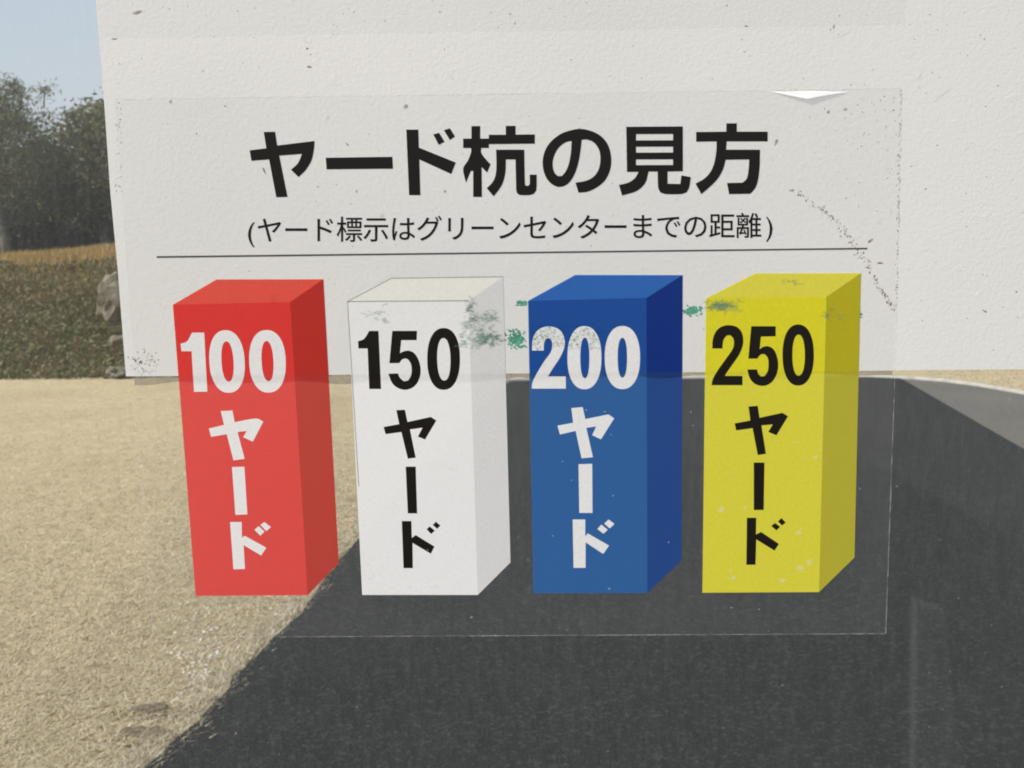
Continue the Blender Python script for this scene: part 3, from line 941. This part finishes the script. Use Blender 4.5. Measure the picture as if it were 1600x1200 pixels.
def patchy(mat, scale, tint, amount):
    # broad patches of a second leaf colour
    t = mat.node_tree
    ramp = [x for x in t.nodes if x.type == 'VALTORGB'][0]
    tc = t.nodes.new('ShaderNodeTexCoord'); nz = t.nodes.new('ShaderNodeTexNoise')
    nz.inputs['Scale'].default_value = scale; nz.inputs['Detail'].default_value = 5
    mr = t.nodes.new('ShaderNodeMapRange')
    mr.inputs['From Min'].default_value = 0.42; mr.inputs['From Max'].default_value = 0.62; mr.inputs['To Max'].default_value = amount
    mx = t.nodes.new('ShaderNodeMix'); mx.data_type = 'RGBA'; mx.inputs[7].default_value = (*tint, 1)
    t.links.new(tc.outputs['Object'], nz.inputs['Vector']); t.links.new(nz.outputs['Fac'], mr.inputs['Value'])
    for l in list(ramp.outputs[0].links):
        t.links.new(mx.outputs[2], l.to_socket)
    t.links.new(mr.outputs[0], mx.inputs[0]); t.links.new(ramp.outputs[0], mx.inputs[6])
    return mat

def quads(cent, size, aspect=0.5, flat=0.0):
    """random small leaf quads round the given centres"""
    n = len(cent)
    d = rng.normal(size=(n, 3)); d[:, 2] *= (1 - flat)
    d /= np.linalg.norm(d, axis=1)[:, None] + 1e-9
    e = rng.normal(size=(n, 3))
    e -= (e * d).sum(1)[:, None] * d
    e /= np.linalg.norm(e, axis=1)[:, None] + 1e-9
    s = size * rng.uniform(0.6, 1.3, n)[:, None]
    a = d * s; b = e * s * aspect
    V = np.empty((n, 4, 3))
    V[:, 0] = cent - a; V[:, 1] = cent + b * 0.9; V[:, 2] = cent + a; V[:, 3] = cent - b * 0.9
    return V.reshape(-1, 3), np.arange(n * 4).reshape(-1, 4)

def blades(base, height, width, lean=0.6, up=1.0):
    n = len(base)
    ang = rng.uniform(0, 2 * math.pi, n)
    dirv = np.c_[np.cos(ang), np.sin(ang), np.zeros(n)]
    side = np.c_[-np.sin(ang), np.cos(ang), np.zeros(n)]
    h = (height * rng.uniform(0.5, 1.3, n))[:, None]
    tip = base + dirv * h * lean * rng.uniform(0.3, 1.5, n)[:, None] + np.c_[np.zeros(n), np.zeros(n), np.ones(n)] * h * up
    w = width * rng.uniform(0.6, 1.3, n)[:, None] * 0.5
    V = np.empty((n, 3, 3))
    V[:, 0] = base - side * w; V[:, 1] = base + side * w; V[:, 2] = tip
    return V.reshape(-1, 3), np.arange(n * 3).reshape(-1, 3)

# leafy ground cover on the bank face and dry grass on its crest
n = 90000
x = rng.uniform(-12, 9, n); y = 9.45 + 3.7 * rng.uniform(0, 1, n) ** 0.85
x[: n // 2] = rng.uniform(-8, -2.0, n // 2)
z = np.array([bank_z(a, b) for a, b in zip(x, y)])
cl = np.array([mnoise.noise(Vector((a * 2.2, b * 2.2, 0))) for a, b in zip(x, y)])
z = z + rng.uniform(0, 0.09, n) + np.clip(cl, 0, 1) * 0.16 * rng.uniform(0, 1, n)
V, Fc = quads(np.c_[x, y, z], 0.030, 0.55)
m_cover = leaf_mat('bank_cover_leaf', [(0.0, (0.045, 0.06, 0.022)), (0.45, (0.10, 0.122, 0.045)), (0.75, (0.135, 0.12, 0.06)), (1.0, (0.24, 0.17, 0.10))])
patchy(m_cover, 2.8, (0.17, 0.13, 0.08), 0.45)
o = link('ground_cover', mesh_np('ground_cover', V, Fc), m_cover)
tag(o, 'low brownish green ground cover on the bank beyond the lawn', 'ground cover', kind='stuff')
n = 60000
x = rng.uniform(-12, 9, n); y = 11.7 + 5.0 * rng.uniform(0, 1, n) ** 0.8
x[: n // 2] = rng.uniform(-9, -3.5, n // 2)
z = np.array([bank_z(a, b) for a, b in zip(x, y)])
V, Fc = blades(np.c_[x, y, z - 0.01], 0.13, 0.012, 0.6)
m_crest = leaf_mat('dry_crest_grass', [(0.0, (0.22, 0.14, 0.05)), (0.5, (0.38, 0.26, 0.10)), (1.0, (0.50, 0.37, 0.17))], 0.8)
o = link('crest_grass', mesh_np('crest_grass', V, Fc), m_crest)
tag(o, 'yellow dry grass along the crest of the bank', 'grass', kind='stuff')

# lawn blades: short dormant turf, thickest where it is near
n = 190000
y = 1.0 / rng.uniform(1 / 9.6, 1 / 2.1, n)
x = np.array([left_x(v) for v in y]) - rng.uniform(0, 1, n) ** 1.15 * (0.55 + 0.52 * y)
V, Fc = blades(np.c_[x, y, np.zeros(len(x))], 0.019, 0.0042, 1.6, 0.42)
m_turf = leaf_mat('dry_turf_blade', [(0.0, (0.30, 0.24, 0.145)), (0.35, (0.45, 0.375, 0.245)), (0.8, (0.56, 0.485, 0.335)), (1.0, (0.68, 0.62, 0.48))], 0.85, 0.2)
o = link('turf', mesh_np('turf', V, Fc), m_turf)
tag(o, 'short straw coloured dormant turf left of the asphalt path', 'grass', kind='stuff')
# ragged tufts along the path edge
n = 16000
y = 1.0 / rng.uniform(1 / 9.0, 1 / 2.1, n)
x = np.array([left_x(v) for v in y]) + rng.normal(-0.030, 0.024, n) + 0.028 * np.array([mnoise.noise(Vector((v * 6.0, 2.0, 0))) for v in y])
V, Fc = blades(np.c_[x, y, np.zeros(n)], 0.026, 0.0045, 1.2, 0.6)
m_fringe = leaf_mat('pale_edge_grass', [(0.0, (0.30, 0.25, 0.16)), (0.5, (0.48, 0.42, 0.29)), (1.0, (0.64, 0.59, 0.47))], 0.85, 0.2)
o = link('edge_grass', mesh_np('edge_grass', V, Fc), m_fringe)
tag(o, 'pale ragged grass fringe along the left edge of the path', 'grass', kind='stuff')
# tan lawn blades right of the kerb
n = 20000
x = rng.uniform(3.3, 9, n); y = rng.uniform(5.5, 10.5, n)
kx = np.interp(y, [p[1] for p in kline[::-1]], [p[0] for p in kline[::-1]])
ok = (x > kx + 0.12) | (y > 9.1)
V, Fc = blades(np.c_[x[ok], y[ok], np.zeros(ok.sum())], 0.03, 0.007, 1.4, 0.5)
o = link('far_turf', mesh_np('far_turf', V, Fc), m_turf)
tag(o, 'strip of straw coloured turf beyond the pale kerb', 'grass', kind='stuff')

# gravel spilled along the path edge
def rock_mesh(name, r, seed, sub=2, flat=0.7, amp=0.35):
    bm = bmesh.new()
    bmesh.ops.create_icosphere(bm, subdivisions=sub, radius=1)
    for v in bm.verts:
        d = v.co.normalized()
        k = 1 + amp * mnoise.noise(d * 1.3 + Vector((seed * 3.7, seed, 0))) + 0.4 * amp * mnoise.noise(d * 3.5 + Vector((seed, 0, 9))) + 0.2 * amp * mnoise.noise(d * 8 + Vector((0, seed, 4)))
        v.co = Vector((d.x * k * r[0], d.y * k * r[1], d.z * k * r[2]))
    me = bpy.data.meshes.new(name); bm.to_mesh(me); bm.free()
    return me
V, Fc = [], []
tmpl = rock_mesh('t', (1, 1, 0.7), 2, 1)
tv = [v.co.copy() for v in tmpl.vertices]; tf = [tuple(p.vertices) for p in tmpl.polygons]
for k in range(900):
    if k < 300:
        q = on_ground(G(318, 26), G(1040, 45)); xx, yv = q.x, q.y
        if xx > left_x(yv) + 0.02: xx = left_x(yv) - abs(G(0, 0.05))
    else:
        yv = 1.0 / random.uniform(1 / 8.5, 1 / 2.1)
        xx = left_x(yv) - abs(G(0, 0.07))
    r = random.uniform(0.003, 0.0075)
    a = random.uniform(0, 6.28)
    b = len(V)
    for c in tv:
        V.append((xx + (c.x * math.cos(a) - c.y * math.sin(a)) * r * 1.2, yv + (c.x * math.sin(a) + c.y * math.cos(a)) * r, c.z * r + r * 0.3))
    Fc += [tuple(i + b for i in f) for f in tf]
N = NT('pale_gravel')
o = link('gravel', mesh_np('gravel', V, Fc), N.done(N.bsdf(N.ramp(N.n('NewGeometry').outputs['Random Per Island'], [(0, (0.34, 0.31, 0.25)), (0.6, (0.46, 0.43, 0.36)), (1, (0.60, 0.57, 0.51))]), 0.9)))
tag(o, 'pale gravel scattered in the grass at the path edge', 'gravel', kind='stuff')

# rut by the path edge: its shade painted as low dark brown mounds
def rut_shade_patch(px, py, wx, wy, seed):
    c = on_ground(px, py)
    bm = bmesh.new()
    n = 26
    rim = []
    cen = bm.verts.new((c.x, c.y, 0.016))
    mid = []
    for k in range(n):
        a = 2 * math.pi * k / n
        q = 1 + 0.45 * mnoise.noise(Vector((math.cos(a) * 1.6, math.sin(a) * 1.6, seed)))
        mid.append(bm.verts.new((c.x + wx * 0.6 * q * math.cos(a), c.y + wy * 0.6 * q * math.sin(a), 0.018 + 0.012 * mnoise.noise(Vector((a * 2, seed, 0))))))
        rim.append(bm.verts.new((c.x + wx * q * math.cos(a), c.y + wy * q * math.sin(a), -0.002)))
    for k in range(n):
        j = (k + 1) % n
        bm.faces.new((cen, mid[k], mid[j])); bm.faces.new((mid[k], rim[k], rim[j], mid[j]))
    me = bpy.data.meshes.new('rut_shade'); bm.to_mesh(me); bm.free()
    N = NT('rut_shade_brown')
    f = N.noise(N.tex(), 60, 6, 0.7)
    o = link('rut_shade', me, N.done(N.bsdf(N.ramp(f, [(0.3, (0.12, 0.10, 0.07)), (0.5, (0.24, 0.20, 0.14)), (0.68, (0.44, 0.37, 0.25))]), 0.95, N.bump(f, 1.0, 0.03), 0.05)))
    o['kind'] = 'structure'
cs = [on_ground(236, 1114), on_ground(226, 1150)]
bx = np.concatenate([rng.normal(c.x, 0.06, 500) for c in cs]); by = np.concatenate([rng.normal(c.y, 0.03, 500) for c in cs])
V, Fc = blades(np.c_[bx, by, np.full(len(bx), 0.008)], 0.022, 0.0045, 1.6, 0.4)
o = link('stray_grass', mesh_np('stray_grass', V, Fc), m_turf)
tag(o, 'dead grass straggling over the dark rut shade by the path edge', 'grass', kind='stuff')
rut_shade_patch(236, 1114, 0.075, 0.030, 1.0)
rut_shade_patch(226, 1150, 0.090, 0.034, 4.2)
# rocks on the bank
N = NT('weathered_rock')
f = N.noise(N.tex(), 9, 7, 0.65)
m_rock = N.done(N.bsdf(N.ramp(f, [(0.3, (0.06, 0.056, 0.045)), (0.52, (0.14, 0.128, 0.10)), (0.72, (0.25, 0.235, 0.20))]), 0.9, N.bump(f, 0.7, 0.03), 0.15))
rocks = [((184, 468), 10.55, (0.20, 0.15, 0.23), 'tall pale boulder on the bank beside the board edge'),
         ((190, 533), 9.85, (0.09, 0.10, 0.055), 'small pinkish grey stone low on the bank by the board edge'),
         ((180, 583), 9.50, (0.12, 0.08, 0.055), 'bluish grey stone at the foot of the bank beside the lawn')]
for i, ((px, py), yd, r, lab) in enumerate(rocks):
    p = at_depth(px, py, yd)
    me = rock_mesh('rock', r, i + 1.3, 3, 0.7, 0.75)
    o = link('rock', me, m_rock)
    z = bank_z(p.x, yd)
    o.location = (p.x, yd, max(p.z, z + 0.0))
    o.rotation_euler = (0, 0, i * 1.1)
    tag(o, lab, 'rock', 'rocks on the bank')

# ------------------------------------------------------------------ trees
m_bark = simple('grey_bark', (0.16, 0.135, 0.11), 0.95, 0.1, 0.45, 14)
m_bark_pale = simple('pale_bark', (0.19, 0.17, 0.14), 0.95, 0.1, 0.4, 14)
m_leaf_a = leaf_mat('olive_foliage', [(0.0, (0.070, 0.082, 0.034)), (0.5, (0.140, 0.146, 0.062)), (0.85, (0.20, 0.18, 0.09)), (1.0, (0.28, 0.21, 0.125))])
m_leaf_b = leaf_mat('dark_foliage', [(0.0, (0.044, 0.050, 0.016)), (0.6, (0.098, 0.104, 0.036)), (1.0, (0.20, 0.165, 0.07))])  # darker leaves; the undergrowth's shade is in this colour
m_needle = leaf_mat('pine_needles', [(0.0, (0.060, 0.076, 0.032)), (0.6, (0.125, 0.135, 0.060)), (1.0, (0.22, 0.185, 0.10))])

def tree(name, x, y, top, rx, label, group, leaf, bark, lean=0.0, n_cl=70, n_lf=70, low=0.25, pine=False, size=0.06):
    z0 = bank_z(x, y) - 0.05
    H = top - z0
    e = empty(name, (x, y, z0))
    tag(e, label, 'tree', group)
    r0 = 0.035 + 0.022 * H
    pts, rad = [], []
    for k in range(7):
        t = k / 6
        pts.append((x + lean * t + 0.08 * math.sin(t * 5 + x), y + 0.06 * math.sin(t * 4 + y), z0 + H * 0.9 * t))
        rad.append(r0 * (1 - 0.82 * t))
    child('trunk', tube_mesh('trunk', pts, rad, 8), bark, e)
    C = []
    for k in range(n_cl):
        for _ in range(20):
            d = rng.normal(size=3); d /= np.linalg.norm(d)
            rr = rng.uniform(0.35, 1.0) ** 0.5
            q = np.array([d[0] * rx * rr, d[1] * rx * rr, d[2] * rr])
            zz = z0 + H * (low + (1 - low) * (0.5 + 0.5 * q[2]))
            wob = 0.8 + 0.45 * mnoise.noise(Vector((d[0] * 2 + x, d[1] * 2, d[2] * 2)))
            c = np.array([x + lean * 0.7 + q[0] * wob, y + q[1] * wob, zz])
            break
        C.append(c)
    C = np.array(C)
    for k in range(9):
        c = Vector(C[k * 5 % len(C)])
        t = max(0.2, min(0.95, (c.z - z0) / H * 0.8))
        i = int(t * 6)
        b = Vector(pts[i])
        mid = (b + c) / 2 + Vector((0, 0, 0.08))
        child('limb', tube_mesh('limb', [b, mid, c], [r0 * 0.42 * (1 - t * .5), r0 * 0.25, r0 * 0.08], 6), bark, e)
    if pine:
        # upright needle shoots that break the outline
        for k in range(10):
            a = random.uniform(0, 6.28); rr = random.uniform(0.1, 0.9) * rx
            bx, by = x + rr * math.cos(a), y + rr * math.sin(a)
            bz = z0 + H * random.uniform(0.78, 0.97)
            t1 = Vector((bx + random.uniform(-.12, .3), by, bz + random.uniform(0.02, 0.16)))
            child('shoot', tube_mesh('shoot', [(bx, by, bz - 0.25), (bx + 0.03, by, bz), t1], [0.018, 0.014, 0.006], 5), bark, e)
            C = np.vstack([C, np.array(t1)[None]])
    cl = np.repeat(C, n_lf, axis=0)
    spread = np.repeat(rng.uniform(0.13, 0.30, len(C)), n_lf)[:, None]
    if pine:
        spread[-10 * n_lf:] = 0.10
    off = rng.normal(size=cl.shape) * spread * np.array([1, 1, 0.65])
    V, Fc = quads(cl + off, size, 0.22 if pine else 0.5)
    child('crown', mesh_np('crown', V, Fc), leaf, e)
    return e

GRP = 'trees beyond the bank'
tree('pine_tree', -10.55, 21.5, 4.15, 1.15, 'scraggly pine with upright shoots at the far left edge', GRP, m_needle, m_bark_pale, 0.25, 120, 110, 0.22, True, 0.055)
tree('evergreen_tree', -9.0, 23.0, 3.85, 1.5, 'rounded olive evergreen tree between the pine and the white board', GRP, m_leaf_a, m_bark_pale, -0.1, 150, 110, 0.16)
tree('evergreen_tree', -11.9, 24.0, 4.35, 1.6, 'olive tree behind the scraggly pine, cut by the left edge of the picture', GRP, m_leaf_a, m_bark, 0.1, 90, 70, 0.25)
tree('evergreen_tree', -9.95, 26.5, 4.55, 1.6, 'dark tree seen through the gap behind the pine and the olive evergreen', GRP, m_leaf_b, m_bark, 0.0, 90, 70, 0.1)
for i, (x, y, top, rx) in enumerate([(-6.6, 23.5, 4.0, 1.7), (-4.0, 25.0, 4.4, 1.8), (-1.2, 23.2, 3.9, 1.7), (1.6, 25.4, 4.6, 1.9), (4.6, 23.8, 4.1, 1.7), (7.4, 25.0, 4.5, 1.9), (-14.6, 23.5, 4.4, 1.8)]):
    tree('evergreen_tree', x, y, top, rx, 'evergreen tree of the row hidden behind the white board or out of frame', 'trees hidden behind the board', m_leaf_a if i % 2 else m_leaf_b, m_bark, 0.1, 60, 60, 0.2, False, 0.075)
# tangled undergrowth under the trees, woodland shade put into its dark leaf colour
n = 52000
x = rng.uniform(-18, 11, n); y = rng.uniform(24.5, 33, n)
x[: n // 2] = rng.uniform(-15, -7.5, n // 2)
zt = np.array([mnoise.noise(Vector((a * 0.7, b * 0.7, 5))) for a, b in zip(x, y)])
z = np.array([bank_z(a, min(b, 40)) for a, b in zip(x, y)]) + rng.uniform(0, 1, n) * (2.3 + zt * 0.9 + (y - 24.5) * 0.06)
V, Fc = quads(np.c_[x, y, z], 0.10, 0.55)
o = link('undergrowth', mesh_np('undergrowth', V, Fc), m_leaf_b)
tag(o, 'dark tangled undergrowth behind the trees at the back', 'undergrowth', kind='stuff')
